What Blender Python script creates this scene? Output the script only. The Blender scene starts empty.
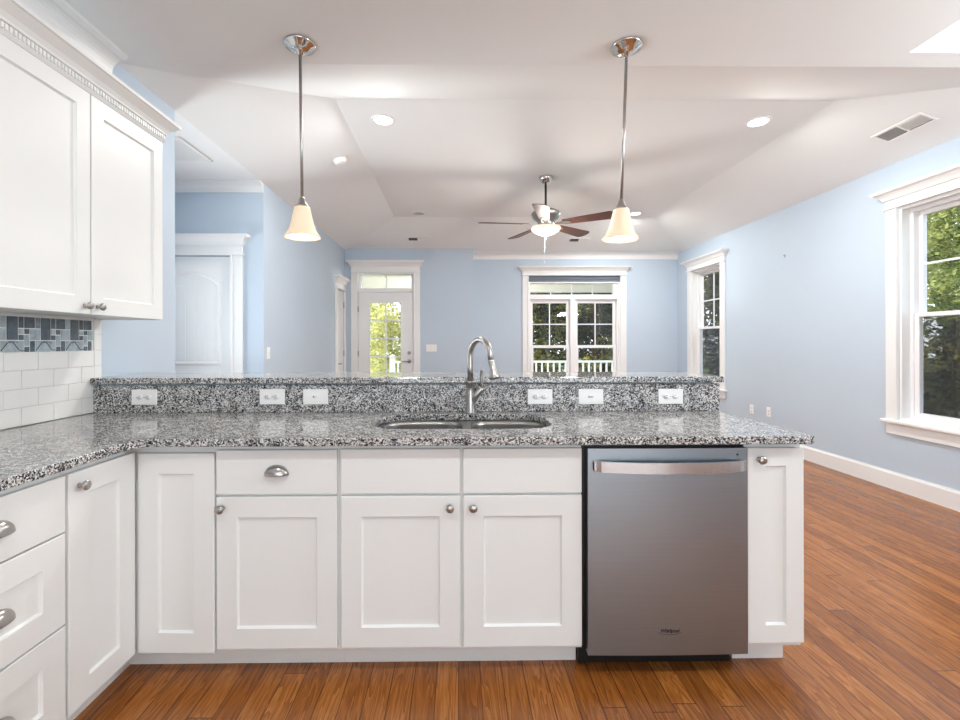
import bpy, bmesh, math, random
from mathutils import Vector, Matrix

S = bpy.context.scene
COL = S.collection
PI = math.pi

# ------------------------------------------------------------------ camera
F_PX, CX, CY, CAM_H = 455.0, 463.0, 343.0, 1.262
cd = bpy.data.cameras.new('camera')
cd.sensor_fit = 'HORIZONTAL'
cd.sensor_width = 36.0
cd.lens = F_PX * 36.0 / 960.0
cd.shift_x = (480 - CX) / 960.0
cd.shift_y = -(360 - CY) / 960.0
cd.clip_start = 0.05
cam = bpy.data.objects.new('camera', cd)
COL.objects.link(cam)
cam.matrix_world = (Matrix.Translation((0, 0, CAM_H)) @ Matrix.Rotation(-0.0114, 4, 'Z')
                    @ Matrix.Rotation(PI / 2, 4, 'X') @ Matrix.Rotation(-0.002, 4, 'Z'))
S.camera = cam

# ------------------------------------------------------------------ world, sun, added fill lamps, exposure
w = bpy.data.worlds.new('sky'); S.world = w; w.use_nodes = True
nt = w.node_tree
bg = nt.nodes['Background']
tc = nt.nodes.new('ShaderNodeTexCoord'); sep = nt.nodes.new('ShaderNodeSeparateXYZ')
rp = nt.nodes.new('ShaderNodeValToRGB')
nt.links.new(tc.outputs['Generated'], sep.inputs[0]); nt.links.new(sep.outputs['Z'], rp.inputs[0])
rp.color_ramp.elements[0].position = 0.0; rp.color_ramp.elements[0].color = (0.86, 0.92, 1.0, 1)
rp.color_ramp.elements[1].position = 0.7; rp.color_ramp.elements[1].color = (0.55, 0.75, 1.0, 1)
nt.links.new(rp.outputs[0], bg.inputs[0]); bg.inputs[1].default_value = 2.6

def lamp(name, kind, loc, energy, color=(1, 1, 1), direction=None, **kw):
    l = bpy.data.lights.new(name, kind); l.energy = energy; l.color = color
    for k, v in kw.items(): setattr(l, k, v)
    o = bpy.data.objects.new(name, l); COL.objects.link(o); o.location = loc
    if direction is not None:
        o.rotation_euler = Vector(direction).to_track_quat('-Z', 'Y').to_euler()
    return o

lamp('sun', 'SUN', (0, 0, 8), 7.0, (1.0, 0.95, 0.84), direction=(0.60, -0.40, -0.69), angle=0.01)
COOL = (0.92, 0.975, 1.0)
lamp('fill_behind_camera', 'AREA', (0.9, -4.42, 1.5), 145, COOL, direction=(0, 1, 0.36),  # added fill lamp behind the camera; the wall there has no window
     shape='RECTANGLE', size=4.6, size_y=2.2)
lamp('fill_hall', 'AREA', (-3.44, 3.50, 1.4), 40, COOL, direction=(1, -0.05, 0.36),  # added fill lamp out of view in the hall, no window behind it
     shape='RECTANGLE', size=0.9, size_y=2.2, spread=math.radians(85))
lamp('fill_right_high', 'AREA', (3.70, 1.3, 2.2), 85, COOL, direction=(-1, 0.35, 0.5),  # added slim fill lamp out of view, tilted up to brighten the ceiling
     shape='RECTANGLE', size=2.0, size_y=0.14)
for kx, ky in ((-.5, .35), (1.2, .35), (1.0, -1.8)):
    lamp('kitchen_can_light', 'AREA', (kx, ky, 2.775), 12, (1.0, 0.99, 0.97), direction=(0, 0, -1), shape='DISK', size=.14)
CAN_POWER = 30

S.view_settings.view_transform = 'Standard'
S.view_settings.look = 'None'
S.view_settings.exposure = 0.28
S.view_settings.gamma = 1.0
S.view_settings.use_curve_mapping = False
S.cycles.use_denoising = True
S.cycles.max_bounces = 10
S.cycles.diffuse_bounces = 6
S.cycles.transparent_max_bounces = 24
S.cycles.sample_clamp_indirect = 6.0
S.cycles.caustics_reflective = False
S.cycles.caustics_refractive = False

# ------------------------------------------------------------------ mesh helper
MATS = {}

class MB:
    def __init__(self): self.bm = bmesh.new()
    def _mat(self, faces, m):
        for f in faces: f.material_index = m
    def box(self, x0, x1, y0, y1, z0, z1, bev=0.0, mat=0, seg=1):
        bm = bmesh.new()
        bmesh.ops.create_cube(bm, size=1)
        for v in bm.verts:
            v.co = Vector(((x0 + x1) / 2 + v.co.x * (x1 - x0), (y0 + y1) / 2 + v.co.y * (y1 - y0), (z0 + z1) / 2 + v.co.z * (z1 - z0)))
        if bev > 0:
            bmesh.ops.bevel(bm, geom=bm.edges[:], offset=bev, segments=seg, affect='EDGES', profile=0.5)
        self.merge(bm, mat); return self
    def merge(self, bm, mat=0):
        mp = {v: self.bm.verts.new(v.co) for v in bm.verts}
        for f in bm.faces:
            try:
                nf = self.bm.faces.new([mp[v] for v in f.verts]); nf.material_index = mat; nf.smooth = f.smooth
            except ValueError: pass
        bm.free()
    def frustum(self, b, t, mat=0):
        """b=(x0,x1,y0,y1,z) bottom, t the same for the top"""
        vs = [self.bm.verts.new(p) for p in ((b[0], b[2], b[4]), (b[1], b[2], b[4]), (b[1], b[3], b[4]), (b[0], b[3], b[4]),
                                             (t[0], t[2], t[4]), (t[1], t[2], t[4]), (t[1], t[3], t[4]), (t[0], t[3], t[4]))]
        for q in ((3, 2, 1, 0), (4, 5, 6, 7), (0, 1, 5, 4), (1, 2, 6, 5), (2, 3, 7, 6), (3, 0, 4, 7)):
            self.bm.faces.new([vs[i] for i in q]).material_index = mat
        return self
    def prism(self, poly, a, b, axis='z', mat=0, smooth=False):
        def P(u, v, c):
            return {'z': (u, v, c), 'y': (u, c, v), 'x': (c, u, v)}[axis]
        r0 = [self.bm.verts.new(P(u, v, a)) for u, v in poly]
        r1 = [self.bm.verts.new(P(u, v, b)) for u, v in poly]
        n = len(poly)
        fs = [self.bm.faces.new(r0[::-1]), self.bm.faces.new(r1)]
        for i in range(n):
            f = self.bm.faces.new((r0[i], r0[(i + 1) % n], r1[(i + 1) % n], r1[i])); f.smooth = smooth; fs.append(f)
        self._mat(fs, mat); return self
    def quad(self, pts, mat=0):
        self.bm.faces.new([self.bm.verts.new(p) for p in pts]).material_index = mat; return self
    def lathe(self, prof, c=(0, 0, 0), axis=(0, 0, 1), n=24, mat=0, smooth=True, sx=1.0, sy=1.0):
        """prof: (r, h) pairs from one end to the other"""
        q = Vector(axis).to_track_quat('Z', 'Y').to_matrix(); c = Vector(c)
        rings = []
        for r, h in prof:
            if r < 1e-6: rings.append([self.bm.verts.new(c + q @ Vector((0, 0, h)))])
            else: rings.append([self.bm.verts.new(c + q @ Vector((r * sx * math.cos(2 * PI * i / n), r * sy * math.sin(2 * PI * i / n), h))) for i in range(n)])
        for A, B in zip(rings, rings[1:]):
            for i in range(n):
                j = (i + 1) % n
                if len(A) == 1 and len(B) == 1: continue
                if len(A) == 1: f = self.bm.faces.new((A[0], B[i], B[j]))
                elif len(B) == 1: f = self.bm.faces.new((A[i], B[0], A[j]))
                else: f = self.bm.faces.new((A[i], B[i], B[j], A[j]))
                f.smooth = smooth; f.material_index = mat
        return self
    def tube(self, pts, rad, n=12, mat=0, caps=True):
        pts = [Vector(p) for p in pts]
        rs = rad if isinstance(rad, (list, tuple)) else [rad] * len(pts)
        rings = []; up = None
        for i, p in enumerate(pts):
            t = (pts[min(i + 1, len(pts) - 1)] - pts[max(i - 1, 0)]).normalized()
            if up is None:
                up = Vector((0, 0, 1)) if abs(t.z) < 0.9 else Vector((0, 1, 0))
            s = t.cross(up)
            if s.length < 1e-4: s = t.orthogonal()
            s.normalize(); up = s.cross(t).normalized()
            rings.append([self.bm.verts.new(p + rs[i] * (math.cos(2 * PI * k / n) * s + math.sin(2 * PI * k / n) * up)) for k in range(n)])
        for A, B in zip(rings, rings[1:]):
            for k in range(n):
                f = self.bm.faces.new((A[k], A[(k + 1) % n], B[(k + 1) % n], B[k])); f.smooth = True; f.material_index = mat
        if caps:
            self.bm.faces.new(rings[0][::-1]).material_index = mat; self.bm.faces.new(rings[-1]).material_index = mat
        return self
    def map(self, fn):
        for v in self.bm.verts: v.co = Vector(fn(*v.co))
        return self
    def build(self, name, mat, parent=None, local=False):
        bmesh.ops.recalc_face_normals(self.bm, faces=self.bm.faces[:])
        me = bpy.data.meshes.new(name)
        if parent is not None and not local:
            m = MATS.get(parent.name)
            if m is not None: self.bm.transform(m.inverted())
        self.bm.to_mesh(me); self.bm.free()
        for m in (mat if isinstance(mat, (list, tuple)) else [mat]): me.materials.append(m)
        o = bpy.data.objects.new(name, me); COL.objects.link(o)
        if parent is not None:
            o.parent = parent
            if parent.name in MATS: MATS[o.name] = MATS[parent.name]
        return o

def plate(outer, holes, z0, z1, bev=0.0):
    """flat slab of any outline with holes, as a bmesh"""
    cu = bpy.data.curves.new('plate', 'CURVE'); cu.dimensions = '2D'; cu.fill_mode = 'BOTH'
    for pts in [outer] + holes:
        sp = cu.splines.new('POLY'); sp.points.add(len(pts) - 1); sp.use_cyclic_u = True
        for i, p in enumerate(pts): sp.points[i].co = (p[0], p[1], 0, 1)
    cu.extrude = (z1 - z0) / 2 - bev; cu.bevel_depth = bev; cu.bevel_resolution = 1; cu.offset = -bev
    o = bpy.data.objects.new('plate', cu); COL.objects.link(o)
    dg = bpy.context.evaluated_depsgraph_get()
    me = bpy.data.meshes.new_from_object(o.evaluated_get(dg))
    bm = bmesh.new(); bm.from_mesh(me)
    for v in bm.verts: v.co.z += (z0 + z1) / 2
    for f in bm.faces: f.smooth = False
    bmesh.ops.remove_doubles(bm, verts=bm.verts[:], dist=1e-5)
    bpy.data.objects.remove(o); bpy.data.curves.remove(cu); bpy.data.meshes.remove(me)
    return bm

def rrect(x0, x1, y0, y1, r, n=8):
    out = []
    for cx, cy, a in ((x1 - r, y1 - r, 0), (x0 + r, y1 - r, 90), (x0 + r, y0 + r, 180), (x1 - r, y0 + r, 270)):
        for i in range(n + 1):
            t = math.radians(a + 90 * i / n); out.append((cx + r * math.cos(t), cy + r * math.sin(t)))
    return out

def tag(o, label=None, cat=None, group=None, kind=None):
    if label: o['label'] = label
    if cat: o['category'] = cat
    if group: o['group'] = group
    if kind: o['kind'] = kind
    return o

def thing(name, label=None, cat=None, loc=(0, 0, 0), rz=0.0, group=None, kind=None):
    o = bpy.data.objects.new(name, None); COL.objects.link(o)
    o.empty_display_size = 0.1; o.location = loc; o.rotation_euler = (0, 0, rz)
    MATS[o.name] = Matrix.Translation(loc) @ Matrix.Rotation(rz, 4, 'Z')
    return tag(o, label, cat, group, kind)

def struct(o): o['kind'] = 'structure'; return o

def copy_tree(o, parent=None):
    c = o.copy(); COL.objects.link(c)
    if parent is not None: c.parent = parent
    for ch in [x for x in COL.objects if x.parent == o]: copy_tree(ch, c)
    return c

# ------------------------------------------------------------------ materials
def mat(name, color, rough=0.5, metal=0.0, spec=0.5, coat=0.0, emit=None, es=0.0):
    m = bpy.data.materials.new(name); m.use_nodes = True
    b = m.node_tree.nodes['Principled BSDF']
    b.inputs['Base Color'].default_value = (*color, 1); b.inputs['Roughness'].default_value = rough
    b.inputs['Metallic'].default_value = metal; b.inputs['Specular IOR Level'].default_value = spec
    b.inputs['Coat Weight'].default_value = coat
    if emit: b.inputs['Emission Color'].default_value = (*emit, 1); b.inputs['Emission Strength'].default_value = es
    return m

def N(m, kind, **kw):
    n = m.node_tree.nodes.new(kind)
    for k, v in kw.items(): setattr(n, k, v)
    return n
def L(m, a, b): m.node_tree.links.new(a, b)
def bsdf(m): return m.node_tree.nodes['Principled BSDF']

def noisy(m, scale, amt, bump=0.0, bscale=None, stretch=None):
    """a small mottling of the base colour and a fine bump"""
    c = bsdf(m).inputs['Base Color'].default_value[:]
    t = N(m, 'ShaderNodeTexCoord'); n = N(m, 'ShaderNodeTexNoise'); n.inputs['Scale'].default_value = scale; n.inputs['Detail'].default_value = 4
    mp = N(m, 'ShaderNodeMapping')
    if stretch: mp.inputs['Scale'].default_value = stretch
    L(m, t.outputs['Object'], mp.inputs[0]); L(m, mp.outputs[0], n.inputs['Vector'])
    r = N(m, 'ShaderNodeValToRGB'); r.color_ramp.elements[0].position = .3; r.color_ramp.elements[1].position = .7
    r.color_ramp.elements[0].color = tuple(x * (1 - amt) for x in c[:3]) + (1,)
    r.color_ramp.elements[1].color = tuple(min(1, x * (1 + amt)) for x in c[:3]) + (1,)
    L(m, n.outputs['Fac'], r.inputs[0]); L(m, r.outputs[0], bsdf(m).inputs['Base Color'])
    if bump:
        n2 = N(m, 'ShaderNodeTexNoise'); n2.inputs['Scale'].default_value = bscale or scale * 8
        L(m, mp.outputs[0], n2.inputs['Vector'])
        b = N(m, 'ShaderNodeBump'); b.inputs['Strength'].default_value = bump; b.inputs['Distance'].default_value = .002
        L(m, n2.outputs['Fac'], b.inputs['Height']); L(m, b.outputs[0], bsdf(m).inputs['Normal'])
    return m

M = {}
M['wall'] = noisy(mat('blue wall paint', (0.52, 0.612, 0.705), 0.7, spec=.25), 1.2, .015, .08, 220)
M['ceiling'] = noisy(mat('ceiling paint', (0.86, 0.88, 0.875), 0.85, spec=.2), 1.0, .012, .06, 180)
M['trim'] = noisy(mat('white trim paint', (0.825, 0.835, 0.83), 0.35), 2, .01)
M['cab'] = noisy(mat('white cabinet paint', (0.805, 0.82, 0.81), 0.38), 2.5, .012)
M['vinyl'] = mat('white window vinyl', (0.86, 0.86, 0.87), 0.3)
M['plastic'] = mat('white plastic', (0.87, 0.87, 0.86), 0.3)
M['slot'] = mat('dark slot', (0.06, 0.06, 0.06), 0.6)
M['vent_dark'] = mat('vent dark', (0.10, 0.10, 0.10), 0.7)
M['nickel'] = noisy(mat('brushed nickel', (0.44, 0.42, 0.40), 0.28, 1.0), 60, .06)
M['chrome'] = mat('polished nickel', (0.68, 0.66, 0.64), 0.10, 1.0)
M['darkmetal'] = mat('dark bronze rod', (0.05, 0.045, 0.04), 0.35, 0.8)
M['steel'] = noisy(mat('stainless steel', (0.36, 0.415, 0.465), 0.34, 1.0), 3.0, .03, .02, 300, (1, 1, 60))
M['sink'] = noisy(mat('sink steel', (0.36, 0.35, 0.34), 0.3, 1.0), 30, .06, .02, 300, (1, 20, 1))
M['steel_lt'] = noisy(mat('handle steel', (0.66, 0.66, 0.67), 0.26, 1.0), 30, .04)
M['black'] = mat('black plastic', (0.006, 0.006, 0.007), 0.35)
M['logo'] = mat('dark print', (0.03, 0.03, 0.035), 0.4)
M['tile'] = noisy(mat('white glazed tile', (0.84, 0.835, 0.82), 0.12), 5, .012)
M['grout'] = mat('pale grout', (0.82, 0.815, 0.80), 0.8)
M['glass_dk'] = noisy(mat('slate glass tile', (0.105, 0.135, 0.16), 0.12), 40, .25)
M['glass_md'] = noisy(mat('grey glass tile', (0.24, 0.28, 0.31), 0.15), 60, .3)
M['glass_lt'] = noisy(mat('ice glass tile', (0.42, 0.49, 0.53), 0.12), 50, .2)
M['swirl'] = mat('swirl inlay', (0.07, 0.08, 0.09), 0.2)
M['blade'] = noisy(mat('walnut fan blade', (0.085, 0.032, 0.022), 0.42), 14, .35, stretch=(1, 8, 8))
M['shade'] = mat('frosted glass shade', (0.80, 0.66, 0.50), 0.35, emit=(1.0, 0.76, 0.50), es=0.26)
M['bowl'] = mat('alabaster bowl', (0.82, 0.70, 0.55), 0.35, emit=(1.0, 0.80, 0.58), es=0.38)
M['bulb'] = mat('lit bulb', (1, 1, 1), .5, emit=(1.0, 0.86, 0.68), es=6)
M['lens'] = mat('lit lens', (1, 1, 1), .5, emit=(1.0, 0.97, 0.92), es=5)
M['lens_off'] = mat('unlit lens', (0.45, 0.44, 0.42), .4)
M['rollshade'] = mat('blue grey fabric', (0.17, 0.20, 0.245), 0.8)
M['rail'] = mat('white porch paint', (0.88, 0.88, 0.86), 0.5)
M['porch_ceiling'] = mat('cream porch paint', (0.88, 0.865, 0.80), 0.6)
M['deck'] = noisy(mat('porch deck boards', (0.62, 0.60, 0.56), 0.6), 8, .1)
M['bark'] = noisy(mat('bark', (0.07, 0.055, 0.04), 0.9), 12, .3, .5, 40)
M['lawn'] = noisy(mat('lawn', (0.07, 0.11, 0.03), 0.9), 3, .3, .4, 60)

def foliage_mat(name, c0, c1, tr=0.4, p0=.36, p1=.64):
    m = bpy.data.materials.new(name); m.use_nodes = True; nt = m.node_tree
    nt.nodes.remove(nt.nodes['Principled BSDF'])
    out = nt.nodes['Material Output']
    t = N(m, 'ShaderNodeTexCoord'); n = N(m, 'ShaderNodeTexNoise'); n.inputs['Scale'].default_value = 2.2; n.inputs['Detail'].default_value = 6
    n.inputs['Roughness'].default_value = .75
    L(m, t.outputs['Object'], n.inputs['Vector'])
    r = N(m, 'ShaderNodeValToRGB'); r.color_ramp.elements[0].position = p0; r.color_ramp.elements[1].position = p1
    r.color_ramp.elements[0].color = (*c0, 1); r.color_ramp.elements[1].color = (*c1, 1); L(m, n.outputs['Fac'], r.inputs[0])
    d = N(m, 'ShaderNodeBsdfDiffuse'); tl = N(m, 'ShaderNodeBsdfTranslucent'); mx = N(m, 'ShaderNodeMixShader'); mx.inputs[0].default_value = tr
    L(m, r.outputs[0], d.inputs[0]); L(m, r.outputs[0], tl.inputs[0]); L(m, d.outputs[0], mx.inputs[1]); L(m, tl.outputs[0], mx.inputs[2])
    L(m, mx.outputs[0], out.inputs[0]); return m
M['leaf_green'] = foliage_mat('sunny green leaves', (0.05, 0.085, 0.022), (0.50, 0.52, 0.17))  # tone contrast imitates light spots and dark gaps among the leaves
M['leaf_dark'] = foliage_mat('deep green leaves', (0.016, 0.020, 0.008), (0.085, 0.085, 0.028), .3)
M['leaf_mid'] = foliage_mat('mid green leaves', (0.025, 0.032, 0.012), (0.62, 0.54, 0.16), .4, .47, .70)  # yellow end of the colour stands in for backlit flecks
M['leaf_gold'] = foliage_mat('golden green leaves', (0.36, 0.37, 0.08), (0.92, 0.86, 0.42), .5)

def glass_mat(name, refl=1.0, tint=(1, 1, 1)):
    m = bpy.data.materials.new(name); m.use_nodes = True; nt = m.node_tree
    nt.nodes.remove(nt.nodes['Principled BSDF']); out = nt.nodes['Material Output']
    fr = N(m, 'ShaderNodeLayerWeight'); pw = N(m, 'ShaderNodeMath', operation='POWER'); pw.inputs[1].default_value = 5.0; L(m, fr.outputs['Facing'], pw.inputs[0])
    mu = N(m, 'ShaderNodeMath', operation='MULTIPLY_ADD'); mu.inputs[1].default_value = .96 * refl; mu.inputs[2].default_value = .04 * refl; L(m, pw.outputs[0], mu.inputs[0])
    tr = N(m, 'ShaderNodeBsdfTransparent'); tr.inputs[0].default_value = (*tint, 1)
    gl = N(m, 'ShaderNodeBsdfGlossy'); gl.inputs['Roughness'].default_value = 0.0
    mx = N(m, 'ShaderNodeMixShader'); L(m, mu.outputs[0], mx.inputs[0]); L(m, tr.outputs[0], mx.inputs[1]); L(m, gl.outputs[0], mx.inputs[2])
    L(m, mx.outputs[0], out.inputs[0]); return m
M['glass'] = glass_mat('window glass', 1.0)
def screen_mat():
    m = bpy.data.materials.new('insect screen'); m.use_nodes = True; nt = m.node_tree
    b = bsdf(m); b.inputs['Base Color'].default_value = (0.006, 0.007, 0.007, 1); b.inputs['Roughness'].default_value = .8
    tr = N(m, 'ShaderNodeBsdfTransparent'); mx = N(m, 'ShaderNodeMixShader'); mx.inputs[0].default_value = .50
    L(m, tr.outputs[0], mx.inputs[1]); L(m, b.outputs[0], mx.inputs[2]); L(m, mx.outputs[0], nt.nodes['Material Output'].inputs[0]); return m
M['screen'] = screen_mat()

def granite():
    m = mat('speckled grey granite', (.3, .3, .3), 0.09, spec=.5)
    t = N(m, 'ShaderNodeTexCoord')
    ns = N(m, 'ShaderNodeTexNoise'); ns.inputs['Scale'].default_value = 120; ns.inputs['Detail'].default_value = 2
    mixv = N(m, 'ShaderNodeVectorMath', operation='MULTIPLY_ADD'); mixv.inputs[1].default_value = (.006, .006, .006)
    L(m, t.outputs['Object'], ns.inputs['Vector']); L(m, ns.outputs['Color'], mixv.inputs[0]); L(m, t.outputs['Object'], mixv.inputs[2])
    v = N(m, 'ShaderNodeTexVoronoi'); v.inputs['Scale'].default_value = 235; L(m, mixv.outputs[0], v.inputs['Vector'])
    sp = N(m, 'ShaderNodeSeparateColor'); L(m, v.outputs['Color'], sp.inputs[0])
    n2 = N(m, 'ShaderNodeTexNoise'); n2.inputs['Scale'].default_value = 22; n2.inputs['Detail'].default_value = 3; L(m, t.outputs['Object'], n2.inputs['Vector'])
    ad = N(m, 'ShaderNodeMath', operation='MULTIPLY_ADD'); ad.inputs[1].default_value = 0.75
    L(m, n2.outputs['Fac'], ad.inputs[0])
    sub = N(m, 'ShaderNodeMath', operation='SUBTRACT'); sub.inputs[1].default_value = .375
    L(m, sp.outputs[0], ad.inputs[2]); L(m, ad.outputs[0], sub.inputs[0])
    r = N(m, 'ShaderNodeValToRGB'); r.color_ramp.interpolation = 'CONSTANT'
    e = r.color_ramp.elements; e[0].position = 0; e[0].color = (.012, .013, .016, 1); e[1].position = .25; e[1].color = (.085, .09, .10, 1)
    for p, c in ((.38, (.25, .25, .255)), (.54, (.42, .41, .40)), (.70, (.58, .57, .555)), (.86, (.72, .71, .69))):
        x = e.new(p); x.color = (*c, 1)
    L(m, sub.outputs[0], r.inputs[0]); L(m, r.outputs[0], bsdf(m).inputs['Base Color'])
    return m
M['granite'] = granite()

def oak_floor():
    m = mat('red oak floor', (.4, .2, .08), 0.26, spec=.5)
    t = N(m, 'ShaderNodeTexCoord'); s = N(m, 'ShaderNodeSeparateXYZ'); L(m, t.outputs['Object'], s.inputs[0])
    def math_(op, a, b=None, c=None):
        n = N(m, 'ShaderNodeMath', operation=op)
        for i, q in enumerate((a, b, c)):
            if q is None: continue
            if isinstance(q, (int, float)): n.inputs[i].default_value = q
            else: L(m, q, n.inputs[i])
        return n.outputs[0]
    W, LEN = .083, 1.25
    xr = math_('DIVIDE', s.outputs['X'], W); row = math_('FLOOR', xr); fx = math_('FRACT', xr)
    wn = N(m, 'ShaderNodeTexWhiteNoise', noise_dimensions='1D'); L(m, row, wn.inputs['W'])
    yr = math_('MULTIPLY_ADD', s.outputs['Y'], 1 / LEN, math_('MULTIPLY', wn.outputs['Value'], 7.3))
    idy = math_('FLOOR', yr); fy = math_('FRACT', yr)
    wn2 = N(m, 'ShaderNodeTexWhiteNoise', noise_dimensions='2D'); cb = N(m, 'ShaderNodeCombineXYZ'); L(m, row, cb.inputs[0]); L(m, idy, cb.inputs[1]); L(m, cb.outputs[0], wn2.inputs['Vector'])
    # grain, shifted from plank to plank
    gv = N(m, 'ShaderNodeCombineXYZ')
    L(m, math_('MULTIPLY', s.outputs['X'], 26.0), gv.inputs[0])
    L(m, math_('MULTIPLY_ADD', s.outputs['Y'], 1.5, math_('MULTIPLY', wn2.outputs['Value'], 40.0)), gv.inputs[1])
    L(m, math_('MULTIPLY', wn2.outputs['Value'], 17.0), gv.inputs[2])
    g = N(m, 'ShaderNodeTexNoise'); g.inputs['Scale'].default_value = 1.0; g.inputs['Detail'].default_value = 3; g.inputs['Distortion'].default_value = .6
    L(m, gv.outputs[0], g.inputs['Vector'])
    rings = math_('FRACT', math_('MULTIPLY', g.outputs['Fac'], 9.0))
    fine = N(m, 'ShaderNodeTexNoise'); fine.inputs['Scale'].default_value = 1.0; fine.inputs['Detail'].default_value = 5
    fv = N(m, 'ShaderNodeCombineXYZ'); L(m, math_('MULTIPLY', s.outputs['X'], 420.0), fv.inputs[0]); L(m, math_('MULTIPLY', s.outputs['Y'], 14.0), fv.inputs[1]); L(m, fv.outputs[0], fine.inputs['Vector'])
    tone = math_('ADD', math_('MULTIPLY_ADD', wn2.outputs['Value'], .24, -.01), math_('ADD', math_('MULTIPLY', rings, .36), math_('MULTIPLY', fine.outputs['Fac'], .42)))
    r = N(m, 'ShaderNodeValToRGB'); e = r.color_ramp.elements
    e[0].position = .18; e[0].color = (.15, .045, .010, 1); e[1].position = .86; e[1].color = (.49, .192, .045, 1)
    x = e.new(.52); x.color = (.29, .094, .016, 1)
    L(m, tone, r.inputs[0])
    gx = math_('LESS_THAN', math_('MINIMUM', fx, math_('SUBTRACT', 1.0, fx)), .020)
    gy = math_('LESS_THAN', math_('MINIMUM', fy, math_('SUBTRACT', 1.0, fy)), .0014)
    gap = math_('MAXIMUM', gx, gy)
    mx = N(m, 'ShaderNodeMixRGB'); L(m, math_('MULTIPLY', gap, .78), mx.inputs[0]); L(m, r.outputs[0], mx.inputs[1]); mx.inputs[2].default_value = (.035, .012, .005, 1)
    L(m, mx.outputs[0], bsdf(m).inputs['Base Color'])
    b = N(m, 'ShaderNodeBump'); b.inputs['Strength'].default_value = .25; b.inputs['Distance'].default_value = .002
    L(m, math_('ADD', math_('SUBTRACT', 1.0, gap), math_('MULTIPLY', fine.outputs['Fac'], .25)), b.inputs['Height']); L(m, b.outputs[0], bsdf(m).inputs['Normal'])
    return m
M['floor'] = oak_floor()

# ------------------------------------------------------------------ room shell
XL, XR, CH, TH = -1.85, 3.74, 2.79, 3.096           # left wall, right wall, ceiling, tray height
YF, YD, YH, YK, YB = 7.70, 7.48, 4.36, 3.00, -4.50  # far wall, door section, hall end, kitchen wall end, wall behind the camera
JOG = 0.259

def far_map(u, o, v): return (u, YF - o, v)
def door_map(u, o, v): return (u, YD - o, v)
def hall_map(u, o, v): return (u, YH - o, v)
def right_map(u, o, v): return (XR - o, u, v)
def left_map(u, o, v): return (XL + o, u, v)

def wall(name, u0, u1, v0, v1, holes, fn, thick):
    us = sorted({u0, u1, *[h[0] for h in holes], *[h[1] for h in holes]})
    vs = sorted({v0, v1, *[h[2] for h in holes], *[h[3] for h in holes]})
    mb = MB(); cache = {}
    def V(u, o, v):
        k = (u, o, v)
        if k not in cache: cache[k] = mb.bm.verts.new(k)
        return cache[k]
    solid = lambda i, j: 0 <= i < len(us) - 1 and 0 <= j < len(vs) - 1 and not any(
        h[0] <= us[i] and us[i + 1] <= h[1] and h[2] <= vs[j] and vs[j + 1] <= h[3] for h in holes)
    t = -thick
    for i in range(len(us) - 1):
        for j in range(len(vs) - 1):
            if not solid(i, j): continue
            a, b, c, d = us[i], us[i + 1], vs[j], vs[j + 1]
            mb.bm.faces.new([V(a, 0, c), V(b, 0, c), V(b, 0, d), V(a, 0, d)]); mb.bm.faces.new([V(a, t, c), V(a, t, d), V(b, t, d), V(b, t, c)])
            if not solid(i - 1, j): mb.bm.faces.new([V(a, 0, c), V(a, 0, d), V(a, t, d), V(a, t, c)])
            if not solid(i + 1, j): mb.bm.faces.new([V(b, 0, c), V(b, t, c), V(b, t, d), V(b, 0, d)])
            if not solid(i, j - 1): mb.bm.faces.new([V(a, 0, c), V(a, t, c), V(b, t, c), V(b, 0, c)])
            if not solid(i, j + 1): mb.bm.faces.new([V(a, 0, d), V(b, 0, d), V(b, t, d), V(a, t, d)])
    return struct(mb.map(fn).build(name, M['wall']))

fl = MB(); fl.box(-3.6, XR + .02, YB - .1, YF + .16, -.12, 0)
struct(fl.build('floor', M['floor']))

# far wall (window section), door section, jog, right wall, left walls, hall
W1 = (1.20, 2.756, .58, 2.40)
wall('wall_far', JOG, XR + .2, -.02, 3.2, [W1], far_map, .17)
wall('wall_rear_door', XL - .12, JOG, -.02, 3.2, [(-1.640, -.725, -.02, 2.42)], door_map, .39)
wall('wall_right', YB, YF, -.02, 3.2, [(6.41, 7.23, .60, 2.40), (3.00, 3.81, .60, 2.40)], right_map, .17)
wall('wall_left', YH + .005, YD, -.02, 3.2, [(6.95, 7.40, -.02, 2.10)], left_map, .12)
wall('wall_hall', -3.5, XL - .0005, -.02, 3.2, [(-2.93, -2.155, -.02, 2.10)], hall_map, .12)
wall('wall_kitchen', YB, YK, -.02, 3.2, [], left_map, .12)
b = MB(); b.box(-3.5, XL - .13, YK - .12, YK, -.02, 3.2); b.box(-3.62, -3.5, YK - .12, YH + .1, -.02, 3.2)
struct(b.build('wall_hall_side', M['wall']))
wall('wall_back', XL, XR, -.02, 3.2, [], lambda u, o, v: (u, YB + o, v), .12)

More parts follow.
